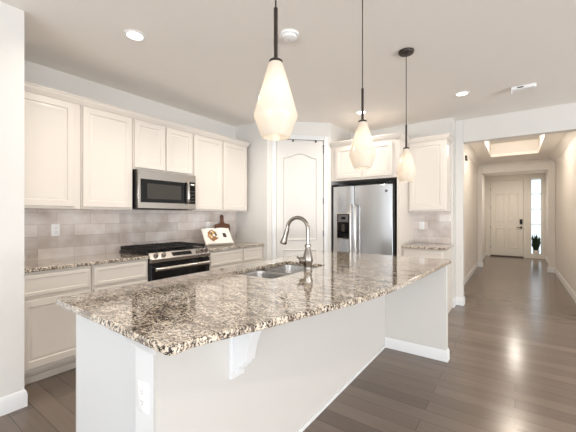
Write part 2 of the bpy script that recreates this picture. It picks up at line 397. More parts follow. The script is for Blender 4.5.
# ------------------------------------------------------------------ pantry door (diagonal wall)
def arch(u0, u1, v0, v1, rise, d, n, k=9):
    """outline with a cathedral-arch top, inset by d"""
    u0 += d; u1 -= d; v0 += d; v1 -= d
    pts = [(u0, v0, n), (u1, v0, n), (u1, v1 - rise, n)]
    for i in range(1, k):
        t = i / k; u = u1 + (u0 - u1) * t
        pts.append((u, v1 - rise + rise * (0.5 - 0.5 * math.cos(2 * PI * t)), n))
    pts.append((u0, v1 - rise, n))
    return pts
d1 = bpy.data.objects.new('door_1', None); col.objects.link(d1); d1.location = DA + DU * P0; WL['door_1'] = Vector(d1.location)
d1['kind'] = 'structure'; d1['label'] = 'white two panel arched pantry door on the diagonal corner wall'
mb = MB(FD); mb.box(P0, P1, 0.012, PH - 0.004, -0.045, -0.008); mb.build('door_leaf', 'door', d1, 0.002)
for (v0, v1, rise) in ((0.955, 2.27, 0.07), (0.25, 0.82, 0.0)):
    mb = MB(FD); u0, u1 = P0 + 0.10, P1 - 0.10
    lv = [(0, -0.009), (0.010, 0.006), (0.022, -0.0075), (0.034, -0.0075), (0.055, 0.001)]
    mb.loops([(arch(u0, u1, v0, v1, rise, d, n) if rise else rect(u0, u1, v0, v1, d, n)) for d, n in lv])
    mb.build('door_panel', 'door', d1)
for v in (0.25, 1.05, 1.55, 2.32):
    mb = MB(FD); mb.box(P1 - 0.004, P1 + 0.016, v - 0.045, v + 0.045, -0.008, 0.004)
    mb.tube([(P1 + 0.004, v - 0.048, 0.006), (P1 + 0.004, v + 0.048, 0.006)], 0.006, 8); mb.build('hinge', 'steel_dark', d1)
mb = MB(FD); mb.box(P1 - 0.012, P1 + 0.020, 2.375, 2.395, 0.003, 0.012); mb.build('door_stop', 'blackmatte', d1)
for u in (P0 + 0.25, P1 - 0.12):
    mb = MB(FD); mb.box(u - 0.011, u + 0.011, PH - 0.030, PH + 0.004, -0.008, 0.002); mb.build('dark_tab', 'blackmatte', d1)  # two small dark blocks at the top of the door
mb = MB(FD); c = 0.062
for (a, b, v0, v1) in ((P0 - 0.005 - c, P0 - 0.005, 0, PH + 0.004 + c), (P1 + 0.005, P1 + 0.005 + c, 0, PH + 0.004 + c), (P0 - 0.005, P1 + 0.005, PH + 0.004, PH + 0.004 + c)):
    mb.box(a, b, v0, v1, 0, 0.014)
struct('trim_3', mb, 'trim', 0.004, 'white painted casing around the pantry door')

# ------------------------------------------------------------------ front door, casing and sidelight
d2 = bpy.data.objects.new('door_2', None); col.objects.link(d2); d2.location = (FDL, DY, 0); WL['door_2'] = Vector(d2.location)
d2['kind'] = 'structure'; d2['label'] = 'tall beige four panel front door at the end of the hall'
mb = MB(); mb.box(FDL + 0.007, FDR - 0.007, DY + 0.008, DY + 0.05, 0.035, FDT - 0.007); mb.build('door_leaf', 'frontdoor', d2, 0.002)
mb = MB(); mb.box(FDL, FDR, DY + 0.0505, DY + 0.09, 0.035, FDT); mb.build('leak_backing', 'frontdoor', d2)  # full backing added behind the leaf to block light through its gaps
fy = FY(DY + 0.008)
for (u0, u1) in ((FDL + 0.13, FDL + 0.395), (FDR - 0.395, FDR - 0.13)):
    for (v0, v1) in ((1.13, 2.05), (0.28, 0.95)):
        mb = MB(fy); lv = [(0, -0.001), (0.018, 0.010), (0.036, 0.001), (0.06, 0.001), (0.10, 0.008)]
        mb.loops([rect(u0, u1, v0, v1, d, n) for d, n in lv]); mb.build('door_panel', 'frontdoor', d2)
mb = MB(fy); mb.box(FDR - 0.10, FDR - 0.03, 1.06, 1.22, 0, 0.03); mb.build('keypad_lock', 'blackmatte', d2, 0.008)
lk = MB(fy); lk.tube([(FDR - 0.065, 0.955, 0), (FDR - 0.065, 0.955, 0.03)], 0.032, 16); lk.tube([(FDR - 0.065, 0.955, 0.03), (FDR - 0.065, 0.955, 0.06)], 0.014, 12)
lk.box(FDR - 0.18, FDR - 0.055, 0.945, 0.967, 0.05, 0.065); lk.build('door_handle', 'blackmatte', d2)
for v in (0.30, 0.95, 1.6, 2.2):
    mb = MB(fy); mb.box(FDL - 0.006, FDL + 0.012, v - 0.05, v + 0.05, -0.002, 0.010); mb.build('hinge', 'steel_dark', d2)
mb = MB(); mb.box(FDL, FDR, DY - 0.03, DY + 0.06, 0.0, 0.034); mb.build('threshold', 'rubber', d2)
mb = MB(); c = 0.065
for (a, b, v0, v1) in ((FDL - c, FDL, 0, FDT + c), (FDR, FDR + c, 0, FDT + c), (FDL, FDR, FDT, FDT + c)):
    mb.box(a, b, DY - 0.016, DY, v0, v1)
mb.box(SLL - 0.05, SLL, DY - 0.016, DY, SLB, SLT + 0.05); mb.box(SLR, SLR + 0.05, DY - 0.016, DY, SLB, SLT + 0.05); mb.box(SLL, SLR, DY - 0.016, DY, SLT, SLT + 0.05)
mb.box(SLL - 0.11, SLR + 0.08, DY - 0.016, DY, 0, SLB)
struct('trim_4', mb, 'frontdoor', 0.003, 'painted casing and low sill around front door and sidelight')
w1 = bpy.data.objects.new('window_1', None); col.objects.link(w1); w1.location = (SLL, DY, SLB); WL['window_1'] = Vector(w1.location)
w1['kind'] = 'structure'; w1['label'] = 'narrow bright sidelight window beside the front door'
mb = MB(); mb.box(SLL, SLR, DY + 0.215, DY + 0.221, SLB, SLT); mb.build('pane', 'pane', w1)
mb = MB()
mb.box(SLL, SLL + 0.018, DY + 0.20, DY + 0.24, SLB, SLT); mb.box(SLR - 0.018, SLR, DY + 0.20, DY + 0.24, SLB, SLT)
mb.box(SLL, SLR, DY + 0.20, DY + 0.24, SLT - 0.02, SLT); mb.box(SLL, SLR, DY + 0.20, DY + 0.24, SLB, SLB + 0.02); mb.build('window_frame', 'frontdoor', w1)
for k in range(1, 5):
    z = SLB + (SLT - SLB) * k / 5
    mb = MB(); mb.box(SLL + 0.018, SLR - 0.018, DY + 0.205, DY + 0.235, z - 0.012, z + 0.012); mb.build('muntin', 'frontdoor', w1)

# ------------------------------------------------------------------ wall cabinets on the left wall
UX = -3.325; UB, UT = 1.385, 2.40
def wall_cabinet(y0, y1, zb, doors, label):
    t = thing('wall_cabinet', (BX + 0.011, (y0 + y1) / 2, zb), label, 'cabinet')
    mb = MB(); mb.box(BX + 0.0105, UX, y0 + 0.001, y1 - 0.001, zb, UT); mb.build('cabinet_body', 'cabinet', t, 0.002)
    for (a, b) in doors:
        panel_door(FX(UX), a, b, zb + 0.022, UT - 0.045).build('door', 'cabinet', t)
    return t
wall_cabinet(0.740, 1.302, UB, [(0.765, 1.245)], 'cream wall cabinet nearest the camera, above the left outlet')
wall_cabinet(1.304, 1.800, UB, [(1.314, 1.782)], 'cream single door wall cabinet just left of the microwave')
wall_cabinet(1.802, 2.570, 1.822, [(1.815, 2.178), (2.196, 2.556)], 'short cream two door wall cabinet directly above the microwave')
wall_cabinet(2.572, 3.575, UB, [(2.588, 3.062), (3.085, 3.560)], 'cream two door wall cabinet above the cookbook, right of the microwave')
def crown_profile():
    return [(0.0, 0.0), (0.012, 0.0), (0.016, 0.012), (0.030, 0.022), (0.042, 0.040), (0.046, 0.058), (0.056, 0.062), (0.056, 0.075), (0.0, 0.075)]
cp = [(t * 0.68, h * 0.9) for t, h in crown_profile()]
def crown(pts, z, base, label):
    """crown swept along wall-cabinet tops, walking so that the room is on the right"""
    mb = MB(); n = len(pts); ls = []
    for i, p in enumerate(pts):
        ns = []
        if i > 0: d = (Vector(p) - Vector(pts[i-1])).normalized(); ns.append(Vector((d.y, -d.x)))
        if i < n - 1: d = (Vector(pts[i+1]) - Vector(p)).normalized(); ns.append(Vector((d.y, -d.x)))
        b = sum(ns, Vector((0, 0))) / len(ns); b = b / max(b.length_squared, 0.2)
        ls.append([(p[0] + b.x * t, p[1] + b.y * t, z + h - 0.035) for t, h in cp])
    mb.loops(ls)
    return tag(mb.build('crown_moulding', 'cabinet'), label, 'moulding')
crown([(UX + 0.001, 0.737), (UX + 0.001, 3.577), (BX + 0.002, 3.577)], UT + 0.001, 0, 'long cream crown moulding along the left wall cabinets')

# ------------------------------------------------------------------ base cabinets, left run
CX = -3.065; CB, CTZ = 0.10, 0.884
def base_cabinet(y0, y1, fronts, label):
    t = thing('base_cabinet', (BX + 0.01, (y0 + y1) / 2, 0), label, 'cabinet')
    mb = MB(); mb.box(BX + 0.002, CX, y0 + 0.001, y1 - 0.001, CB, CTZ); mb.build('cabinet_body', 'cabinet', t, 0.002)
    mb = MB(); mb.box(BX + 0.002, CX - 0.055, y0 + 0.001, y1 - 0.001, 0, CB); mb.box(CX - 0.055, CX - 0.043, y0 + 0.001, y1 - 0.001, 0.0, 0.055); mb.build('toe_kick', 'cabinet', t, 0.002)
    for kind, a, b, z0, z1 in fronts:
        if kind == 'drawer': slab_front(FX(CX), a, b, z0, z1).build('drawer', 'cabinet', t)
        else: panel_door(FX(CX), a, b, z0, z1).build('door', 'cabinet', t)
    return t
base_cabinet(0.740, 1.288, [('drawer', 0.775, 1.268, 0.695, 0.862), ('door', 0.775, 1.268, 0.135, 0.668)], 'cream base cabinet nearest the camera, beside the white wall end')
base_cabinet(1.290, 1.822, [('drawer', 1.302, 1.802, 0.695, 0.862), ('door', 1.302, 1.802, 0.135, 0.668)], 'cream base cabinet just left of the range')
base_cabinet(2.606, 3.205, [('drawer', 2.625, 3.185, 0.695, 0.862), ('door', 2.625, 3.185, 0.135, 0.668)], 'wide cream base cabinet just right of the range')
base_cabinet(3.207, CY - 0.002, [('drawer', 3.225, 3.60, 0.695, 0.862), ('door', 3.225, 3.60, 0.135, 0.668)], 'narrow cream base cabinet in the corner by the pantry wall')
def counter(x0, x1, y0, y1, label):
    mb = MB(); mb.box(x0, x1, y0, y1, 0.885, 0.915)
    return tag(mb.build('countertop', 'granite', None, 0.006, seg=3), label, 'countertop')
counter(BX + 0.011, -3.035, 0.737, 1.824, 'speckled granite countertop left of the range')
counter(BX + 0.011, -3.035, 2.604, CY - 0.001, 'speckled granite countertop under the cookbook, right of the range')

# ------------------------------------------------------------------ range
R0, R1 = 1.830, 2.598; RX = -3.03
rg = thing('kitchen_range', (-3.3, (R0 + R1) / 2, 0), 'stainless and black gas range set between the left base cabinets', 'stove')
mb = MB(); mb.box(BX + 0.02, RX - 0.02, R0, R1, 0.08, 0.885); mb.box(BX + 0.05, RX - 0.08, R0 + 0.02, R1 - 0.02, 0.0, 0.08); mb.build('body', 'black', rg, 0.003)
mb = MB(); mb.box(BX + 0.015, RX - 0.045, R0 - 0.030, R1 + 0.006, 0.9175, 0.936); mb.build('cooktop', 'black', rg, 0.008)
mb = MB()   # sloped front control panel
mb.prism([(RX - 0.05, 0.83), (RX + 0.012, 0.835), (RX + 0.020, 0.872), (RX - 0.045, 0.935), (RX - 0.05, 0.93)], R0, R1, 'y')
cpn = mb.build('control_panel', 'steel', rg, 0.003)
mb = MB(); sl = Vector((-0.065, 0, 0.063)).normalized(); nn = Vector((0.063, 0, 0.065)).normalized()
fc = frame((RX - 0.0125, 0, 0.9035), (0, 1, 0), sl, nn)
m2 = MB(fc); m2.box(2.09, 2.34, -0.024, 0.024, 0.0005, 0.003); m2.build('display', 'blackglass', cpn)
for y in (1.895, 1.985, 2.435, 2.495, 2.555):
    k = MB(fc); k.tube([(y, 0, 0), (y, 0, 0.008)], 0.026, 16); k.tube([(y, 0, 0.008), (y, 0, 0.030)], [0.021, 0.018], 16)
    k.box(y - 0.003, y + 0.003, -0.018, 0.018, 0.030, 0.034); k.build('knob', 'nickel', cpn)
fr = FX(RX)
mb = MB(fr); mb.box(R0 + 0.004, R1 - 0.004, 0.30, 0.826, -0.02, 0.006); dr = mb.build('oven_door', 'blackglass', rg, 0.004)
mb = MB(fr); mb.tube([(R0 + 0.03, 0.768, 0.045), (R1 - 0.03, 0.768, 0.045)], 0.020, 12)
for y in (R0 + 0.05, R1 - 0.05): mb.box(y - 0.014, y + 0.014, 0.755, 0.781, 0.005, 0.042)
mb.build('handle', 'steel', dr, 0.0)
mb = MB(fr); mb.box(R0 + 0.13, R1 - 0.13, 0.40, 0.66, 0.0062, 0.0085); mb.build('oven_window', 'greyglass', dr)
mb = MB(fr); mb.box(R0 + 0.004, R1 - 0.004, 0.10, 0.29, -0.02, 0.006); mb.build('drawer', 'steel', rg, 0.004)
# grates: three cast-iron sections with fingers, and burners
for k in range(3):
    y0 = R0 - 0.022 + k * 0.2585; y1 = y0 + 0.252; x0, x1 = BX + 0.035, RX - 0.060
    mb = MB(); z0, z1 = 0.966, 0.982
    for y in (y0, y1 - 0.016): mb.box(x0, x1, y, y + 0.016, z0 - 0.018, z1)
    for x in (x0, x1 - 0.016, (x0 + x1) / 2 - 0.008): mb.box(x, x + 0.016, y0, y1, z0, z1)
    for q in range(1, 4): mb.box(x0, x1, y0 + q * 0.06 - 0.005, y0 + q * 0.06 + 0.005, z0 + 0.002, z1 + 0.004)
    for x in (x0 + 0.004, x1 - 0.020, (x0 + x1) / 2 - 0.006):
        for y in (y0 + 0.002, y1 - 0.016): mb.box(x, x + 0.012, y, y + 0.012, 0.935, z0)
    mb.build('grate', 'iron', rg, 0.003)
for (x, y, r) in ((-3.47, R0 + 0.14, 0.04), (-3.22, R0 + 0.14, 0.05), (-3.345, (R0 + R1) / 2, 0.05), (-3.47, R1 - 0.14, 0.04), (-3.22, R1 - 0.14, 0.045)):
    mb = MB(); mb.lathe((x, y, 0.936), [(r, 0), (r, 0.008), (r * 0.8, 0.012), (r * 0.8, 0.017), (r * 0.7, 0.019)], 20, True, True); mb.build('burner', 'iron', rg)

# ------------------------------------------------------------------ microwave
MX = -3.24; m0, m1 = 1.812, 2.562; mz0, mz1 = 1.40, 1.820
mw = thing('microwave', (BX + 0.02, (m0 + m1) / 2, mz0), 'stainless over-range microwave with black glass door', 'microwave')
mb = MB(); mb.box(BX + 0.011, MX - 0.03, m0, m1, mz0, mz1); mb.build('body', 'black', mw, 0.003)
fm = FX(MX)
mb = MB(fm); mb.box(m0 + 0.002, m1 - 0.002, mz0 + 0.003, mz1 - 0.002, -0.03, 0.0); fcx = mb.build('front_frame', 'steel', mw, 0.003)
mb = MB(fm); mb.box(m0 + 0.03, m1 - 0.135, mz0 + 0.068, mz1 - 0.10, 0.0, 0.006); dg = mb.build('door', 'blackglass', mw, 0.003)
mb = MB(fm); mb.box(m0 + 0.10, m1 - 0.22, mz0 + 0.11, mz1 - 0.145, 0.0062, 0.008); mb.build('door_window', 'greyglass', dg)
mb = MB(fm); mb.box(m1 - 0.115, m1 - 0.012, mz0 + 0.068, mz1 - 0.085, 0.0, 0.006); cpm = mb.build('control_panel', 'blackglass', mw, 0.003)
mb = MB(fm); mb.box(m1 - 0.085, m1 - 0.030, mz1 - 0.125, mz1 - 0.108, 0.0062, 0.0075); mb.build('display', 'plastic', cpm)
for r in range(4):
    for c in range(3):
        mb = MB(fm); mb.box(m1 - 0.098 + c * 0.027, m1 - 0.078 + c * 0.027, mz0 + 0.09 + r * 0.04, mz0 + 0.108 + r * 0.04, 0.0062, 0.0070); mb.build('button', 'slot', cpm)
mb = MB(fm)
hy = m1 - 0.142
mb.tube([(hy, mz0 + 0.075, 0.004), (hy, mz0 + 0.085, 0.034), (hy, mz0 + 0.13, 0.045), (hy, mz1 - 0.15, 0.045), (hy, mz1 - 0.10, 0.034), (hy, mz1 - 0.09, 0.004)], 0.013, 12)
mb.build('handle', 'steel', dg)
mb = MB(); mb.box(BX + 0.08, MX - 0.05, m0 + 0.08, m1 - 0.08, mz0 - 0.006, mz0 + 0.001); mb.build('vent_grille', 'blackmatte', mw)

# ------------------------------------------------------------------ wall outlets
def outlet(fr, u, v, label, group=None):
    loc = fr @ Vector((u, v, 0.0))
    t = thing('wall_outlet', loc, label, 'outlet', group)
    mb = MB(fr); mb.loops([rect(u-0.036, u+0.036, v-0.058, v+0.058, 0, 0.0005), rect(u-0.036, u+0.036, v-0.058, v+0.058, 0, 0.004), rect(u-0.036, u+0.036, v-0.058, v+0.058, 0.004, 0.006)])
    mb.build('cover_plate', 'plastic', t)
    for s in (-1, 1):
        c = v + s * 0.02
        mb = MB(fr); mb.loops([[(u + 0.017*math.cos(a*PI/8), c + 0.0155*math.sin(a*PI/8), n) for a in range(16)] for n in (0.0055, 0.0075)]); rcp = mb.build('receptacle', 'plastic', t)
        mb = MB(fr)
        for q in (-0.007, 0.005): mb.box(u + q, u + q + 0.002, c - 0.002, c + 0.007, 0.0076, 0.0079)
        mb.tube([(u, c - 0.008, 0.0076), (u, c - 0.008, 0.0079)], 0.0025, 8); mb.build('slots', 'slot', rcp)
    return t
fbs = FX(BX + 0.010)
outlet(fbs, 1.198, 1.184, 'white outlet on the left backsplash below the nearest wall cabinet')
outlet(fbs, 3.076, 1.180, 'white outlet behind the open cookbook')
outlet(FY(BY - 0.010), -1.147, 1.176, 'white outlet on the backsplash right of the refrigerator')
outlet(FX(HL), 7.75, 0.34, 'nearer of two white outlets low on the hall wall')
outlet(FX(HL), 8.75, 0.33, 'farther of two white outlets low on the hall wall')
t = thing('door_chime', (HL, 7.15, 2.48), 'small dark box high on the left hall wall', 'chime')
mb = MB(FX(HL)); mb.box(7.10, 7.25, 2.42, 2.51, 0.0005, 0.03); mb.build('housing', 'slot', t, 0.005)
mb = MB(FX(HL)); mb.box(7.12, 7.23, 2.43, 2.50, 0.03, 0.034); mb.build('face_plate', 'steel_dark', t, 0.002)

# ------------------------------------------------------------------ cookbook and cutting board
th = math.radians(20)
def lean_frame(c, ang, tilt):
    """local u along the width, v up the leaning face, n out of it"""
    U = Vector((math.sin(ang), math.cos(ang), 0)); Nh = Vector((math.cos(ang), -math.sin(ang), 0))
    V = Vector((0, 0, 1)) * math.cos(tilt) - Nh * math.sin(tilt); N = Nh * math.cos(tilt) + Vector((0, 0, 1)) * math.sin(tilt)
    return frame(c, U, V, N)
bt = math.radians(6)
fbd = lean_frame((BX + 0.062, 3.325, 0.9165), 0.0, bt)
mb = MB(fbd)
ol = [(-0.135, 0.0), (0.135, 0.0), (0.145, 0.01), (0.145, 0.26)]
ol += [(0.138, 0.275), (0.10, 0.285), (0.045, 0.295), (0.028, 0.315), (0.026, 0.35), (0.03, 0.40), (0.02, 0.42), (0.0, 0.427)]
ol += [(-x, y) for x, y in ol[4:-1][::-1]] + [(-0.145, 0.26), (-0.145, 0.01)]
mb.loops([[(x, y, n) for x, y in ol] for n in (0.0, 0.018)])
cb = thing('cutting_board', (BX + 0.062, 3.325, 0.9155), 'dark wooden cutting board with a handle leaning on the backsplash', 'cutting board')
mb.build('board', 'board', cb, 0.004)
mb = MB(fbd); mb.tube([(0, 0.395, 0.0175), (0, 0.395, 0.0192)], 0.009, 12); mb.build('hang_hole', 'slot', cb)
# open cookbook leaning back on an easel
ck = thing('cookbook', (-3.33, 3.09, 0.9155), 'white open cookbook with food photo standing at an angle by range', 'book')
ang = math.radians(14); fb = lean_frame((-3.30, 3.02, 0.9245), ang, math.radians(36))
def page(s):
    pts_f, pts_b = [], []
    for i in range(9):
        t = i / 8; u = s * 0.002 + s * 0.205 * t; n = 0.012 + 0.022 * math.sin(PI * min(1, t * 1.15 + 0.02)) * (1 - t) ** 0.5
        pts_f.append((u, n)); pts_b.append((u, 0.004))
    return pts_f, pts_b
for s in (-1, 1):
    f, b = page(s); poly = f + b[::-1]
    mb = MB(fb); mb.loops([[(u, v, n) for u, n in poly] for v in (0.007, 0.262)]); pg = mb.build('page_block', 'paper', ck)
    # printed pictures follow the page curve just above it
    def strip(u0, u1, v0, v1, m, nm):
        q = MB(fb); fpts = sorted(f)
        def nn_(u):
            for (a, na), (c, nc) in zip(fpts, fpts[1:]):
                if a <= u <= c: return na + (nc - na) * (u - a) / (c - a)
            return fpts[-1][1]
        us = [u0 + (u1 - u0) * i / 8 for i in range(9)]
        q.loops([[(u, v0, nn_(u) + 0.0012) for u in us], [(u, v1, nn_(u) + 0.0012) for u in us]], False, False, ring=False)
        q.build(nm, m, pg)
    if s == -1:
        lift = 0.004
        def blob(cx, cv, r, m):
            q = MB(fb); fpts = sorted(f)
            def nn_(u):
                for (a, na), (c, nc) in zip(fpts, fpts[1:]):
                    if a <= u <= c: return na + (nc - na) * (u - a) / (c - a)
                return fpts[0][1]
            pts = []
            for a in range(18):
                rr = r * (0.8 + 0.25 * random.random()); u = cx + rr * math.cos(a * PI / 9); v = cv + 1.25 * rr * math.sin(a * PI / 9)
                pts.append((u, v, nn_(u) + lift))
            cvt = q._v((cx, cv, nn_(cx) + lift + 0.0003)); vs = [q._v(p) for p in pts]
            for i in range(18): q.bm.faces.new((cvt, vs[i], vs[(i+1) % 18]))
            q.build('printed_picture', m, pg)
        blob(-0.085, 0.14, 0.080, 'food_brown')
        random.seed(3)
        for q_ in range(11):
            a_ = random.random() * 2 * PI; d_ = 0.06 * random.random() ** 0.5; lift += 0.0006
            blob(-0.085 + d_ * math.cos(a_), 0.14 + 1.2 * d_ * math.sin(a_), 0.014 + 0.012 * random.random(), ('paper', 'food_dark', 'food_tan')[q_ % 3])
    else:
        strip(0.07, 0.125, 0.10, 0.17, 'food_dark', 'printed_picture')
mb = MB(fb); mb.box(-0.212, 0.212, 0.002, 0.268, 0.0, 0.004); mb.build('cover', 'paper', ck, 0.001)
es = thing('book_easel', (-3.31, 3.07, 0.9155), 'low pale easel holding the open cookbook upright', 'book stand')
mb = MB(fb); mb.box(-0.19, 0.19, -0.004, 0.0, -0.007, 0.05); mb.box(-0.19, 0.19, -0.004, 0.012, 0.048, 0.052); mb.build('ledge', 'paper', es, 0.001)
mb = MB(fb); mb.box(-0.14, 0.14, -0.004, 0.22, -0.007, -0.002); mb.build('back_plate', 'paper', es, 0.001)
pa = fb @ Vector((0, 0.18, -0.006)); nh = Vector((math.cos(ang), -math.sin(ang), 0)); pb = Vector((pa.x, pa.y, 0.922)) - nh * 0.09
mb = MB(); mb.tube([pa, pb], 0.006, 8); mb.build('prop_leg', 'paper', es)

# ------------------------------------------------------------------ refrigerator niche
FRY = 4.325; f0, f1 = -2.284, -1.322; fz = 1.775; split = -1.905
fg = thing('refrigerator', ((f0 + f1) / 2, 4.7, 0), 'stainless side by side refrigerator with ice dispenser', 'refrigerator')
mb = MB(); mb.box(f0 + 0.002, f1 - 0.002, FRY + 0.02, BY - 0.02, 0.03, fz); mb.box(f0 + 0.03, f1 - 0.03, FRY + 0.12, BY - 0.05, 0, 0.03); mb.build('body', 'blackmatte', fg, 0.004)
ff = FY(FRY)
def fdoor(a, b):
    mb = MB(ff); n = 10; ls = []
    pts = []
    for i in range(n + 1):
        t = i / n; u = a + (b - a) * t; pts.append((u, -0.012 + 0.012 * (1 - abs(2 * t - 1) ** 3)))
    poly = pts + [(b, -0.019), (a, -0.019)]
    mb.loops([[(u, v, q) for u, q in poly] for v in (0.095, fz - 0.015)])
    return mb
ld = fdoor(f0 + 0.036, split - 0.003).build('door', 'fridgesteel', fg, 0.003)
rd = fdoor(split + 0.003, f1 - 0.030).build('door', 'fridgesteel', fg, 0.003)
for (u, par) in ((split - 0.035, ld), (split + 0.035, rd)):
    mb = MB(ff); mb.tube([(u, 0.52, 0.0), (u, 0.53, 0.045), (u, 0.60, 0.06), (u, 1.40, 0.06), (u, 1.47, 0.045), (u, 1.48, 0.0)], 0.014, 12)
    mb.build('handle', 'steel', par)
dp = MB(ff); u0, u1 = -2.175, -1.975
dp.loops([rect(u0 - 0.012, u1 + 0.012, 0.975, 1.365, 0, -0.006), rect(u0 - 0.012, u1 + 0.012, 0.975, 1.365, 0.0, 0.004), rect(u0 - 0.012, u1 + 0.012, 0.975, 1.365, 0.006, 0.007)])
ds = dp.build('dispenser_frame', 'steel', ld)
mb = MB(ff); mb.box(u0, u1, 0.99, 1.35, 0.0072, 0.009); mb.build('dispenser_recess', 'blackglass', ds)
mb = MB(ff); mb.box(u0 + 0.02, u1 - 0.02, 1.23, 1.335, 0.009, 0.013); mb.build('dispenser_panel', 'steel_dark', ds, 0.002)
mb = MB(ff); mb.box(u0 + 0.07, u1 - 0.06, 1.27, 1.305, 0.0132, 0.0145); mb.build('display', 'blackglass', ds)
mb = MB(ff); mb.box(u0 + 0.075, u1 - 0.075, 1.09, 1.20, 0.010, 0.02); mb.build('paddle', 'greyglass', ds, 0.003)
mb = MB(ff); mb.tube([(-1.435, 1.665, 0.0), (-1.435, 1.665, 0.004)], 0.020, 20); mb.build('round_emblem', 'steel_dark', rd)
for u in (f0 + 0.06, f1 - 0.06):
    mb = MB(); mb.box(u - 0.045, u + 0.045, FRY + 0.0, FRY + 0.12, fz - 0.004, fz + 0.016); mb.build('hinge_cover', 'black', fg, 0.004)
mb = MB(); mb.box(f0 + 0.03, f1 - 0.03, FRY + 0.008, FRY + 0.019, 0.03, 0.085); mb.build('base_grille', 'blackmatte', fg)

# cabinet above the refrigerator and its tall side panel
CFY = 4.34
ct = thing('fridge_cabinet', (-1.78, 4.7, 1.84), 'cream two door cabinet above the refrigerator', 'cabinet')
mb = MB(); mb.box(-2.285, -1.297, CFY, BY - 0.002, 1.845, UT); mb.build('cabinet_body', 'cabinet', ct, 0.002)
fcab = FY(CFY)
for (a, b) in ((-2.205, -1.79), (-1.765, -1.352)): panel_door(fcab, a, b, 1.875, UT - 0.06).build('door', 'cabinet', ct)
tp = MB(); tp.box(-1.296, -1.262, CFY + 0.001, BY - 0.002, 0, UT); tp.build('side_panel', 'cabinet', ct, 0.002)
# upper cabinet right
RUY = 4.76
t = thing('wall_cabinet', (-1.0, 5.0, UB), 'tall single door cream wall cabinet right of the refrigerator', 'cabinet')
mb = MB(); mb.box(-1.260, -0.752, RUY, BY - 0.011, UB, UT); mb.build('cabinet_body', 'cabinet', t, 0.002)
panel_door(FY(RUY), -1.235, -0.775, UB + 0.022, UT - 0.045).build('door', 'cabinet', t)
# base cabinet + counter right
t = thing('base_cabinet', (-1.0, 4.8, 0), 'cream base cabinet right of the refrigerator', 'cabinet')
mb = MB(); mb.box(-1.260, -0.735, 4.46, BY - 0.002, CB, CTZ); mb.build('cabinet_body', 'cabinet', t, 0.002)
mb = MB(); mb.box(-1.260, -0.735, 4.52, BY - 0.002, 0, CB); mb.build('toe_kick', 'cabinet', t)
panel_door(FY(4.46), -1.24, -0.755, 0.135, 0.668).build('door', 'cabinet', t); slab_front(FY(4.46), -1.24, -0.755, 0.695, 0.862).build('drawer', 'cabinet', t)
mb = MB(); mb.box(-1.260, -0.705, 4.425, BY - 0.011, 0.885, 0.915); tag(mb.build('countertop', 'granite', None, 0.006, seg=3), 'small speckled granite countertop right of the refrigerator', 'countertop')
# crown around fridge cabinet and right upper
crown([(-2.288, CFY - 0.001), (-1.260, CFY - 0.001), (-1.260, RUY - 0.06)], UT + 0.001, 0, 'cream crown moulding above the refrigerator cabinet')
crown([(-1.258, RUY - 0.001), (-0.751, RUY - 0.001), (-0.751, BY - 0.002)], UT + 0.001, 0, 'short cream crown moulding on the tall cabinet right of refrigerator')

# ------------------------------------------------------------------ island
IX0, IX1, IY0, IY1 = -1.826, -1.066, 0.689, 3.26
isl = thing('kitchen_island', (-1.4, 1.95, 0), 'white painted kitchen island base with a wing panel at its far end', 'island')
mb = MB(); mb.box(IX0, IX1 - 0.0205, IY0 + 0.008, IY0 + 0.03, 0, 0.884); mb.build('end_panel', 'islandend', isl, 0.002)
mb = MB(); mb.box(IX1 - 0.02, IX1, IY0 - 0.0235, IY1, 0, 0.884); mb.build('back_panel', 'island', isl)
mb = MB(); mb.box(IX0, IX0 + 0.02, IY0 + 0.03, IY1, 0.10, 0.884); mb.box(IX0 + 0.06, IX0 + 0.07, IY0 + 0.03, IY1, 0, 0.10); mb.box(IX0, IX1 - 0.02, IY1 - 0.02, IY1, 0, 0.884); mb.build('cabinet_body', 'island', isl)
fi = frame((IX0, 0, 0), (0, -1, 0), (0, 0, 1), (-1, 0, 0))
for k in range(4):
    a = -(IY1 - 0.02 - k * 0.64); panel_door(fi, a, a + 0.62, 0.135, 0.862).build('door', 'island', isl)
mb = MB(); mb.box(-1.208, IX1 - 0.0205, IY0 - 0.024, IY0 + 0.008, 0, 0.84); po = mb.build('post', 'trim', isl, 0.002)
capz = [(0.0, 0.815), (0.010, 0.815), (0.013, 0.828), (0.026, 0.848), (0.032, 0.856), (0.032, 0.884), (0.0, 0.884)]
mb = MB(); yb = IY0 - 0.024
mb.loops([[(-1.208 - t, yb + 0.03, z) for t, z in capz], [(-1.208 - t, yb - t, z) for t, z in capz], [(IX1 + 0.0005 + t * 0.15, yb - t, z) for t, z in capz]])
mb.build('post_cap', 'trim', po)
mb = MB(); mb.box(IX1, -0.505, 3.18, 3.26, 0, 0.884); mb.build('wing_panel', 'island', isl, 0.003)
def base_mb(pts, side):
    mb = MB(); n = len(pts); ls = []
    for i, p in enumerate(pts):
        ns = []
        if i > 0: d = (Vector(p) - Vector(pts[i-1])).normalized(); ns.append(Vector((-d.y, d.x)) * side)
        if i < n - 1: d = (Vector(pts[i+1]) - Vector(p)).normalized(); ns.append(Vector((-d.y, d.x)) * side)
        b = sum(ns, Vector((0, 0))) / len(ns); b = b / max(b.length_squared, 0.2)
        ls.append([(p[0] + b.x * t, p[1] + b.y * t, z * 0.85) for t, z in BB])
    mb.loops(ls); return mb
base_mb([(IX1 + 0.001, 3.18), (-0.505, 3.18), (-0.505, 3.26)], -1).build('baseboard', 'trim', isl)
mb = MB(); mb.box(IX1, IX1 + 0.010, IY0 - 0.0235, 3.166, 0, 0.028); mb.build('shoe_strip', 'trim', isl, 0.003)
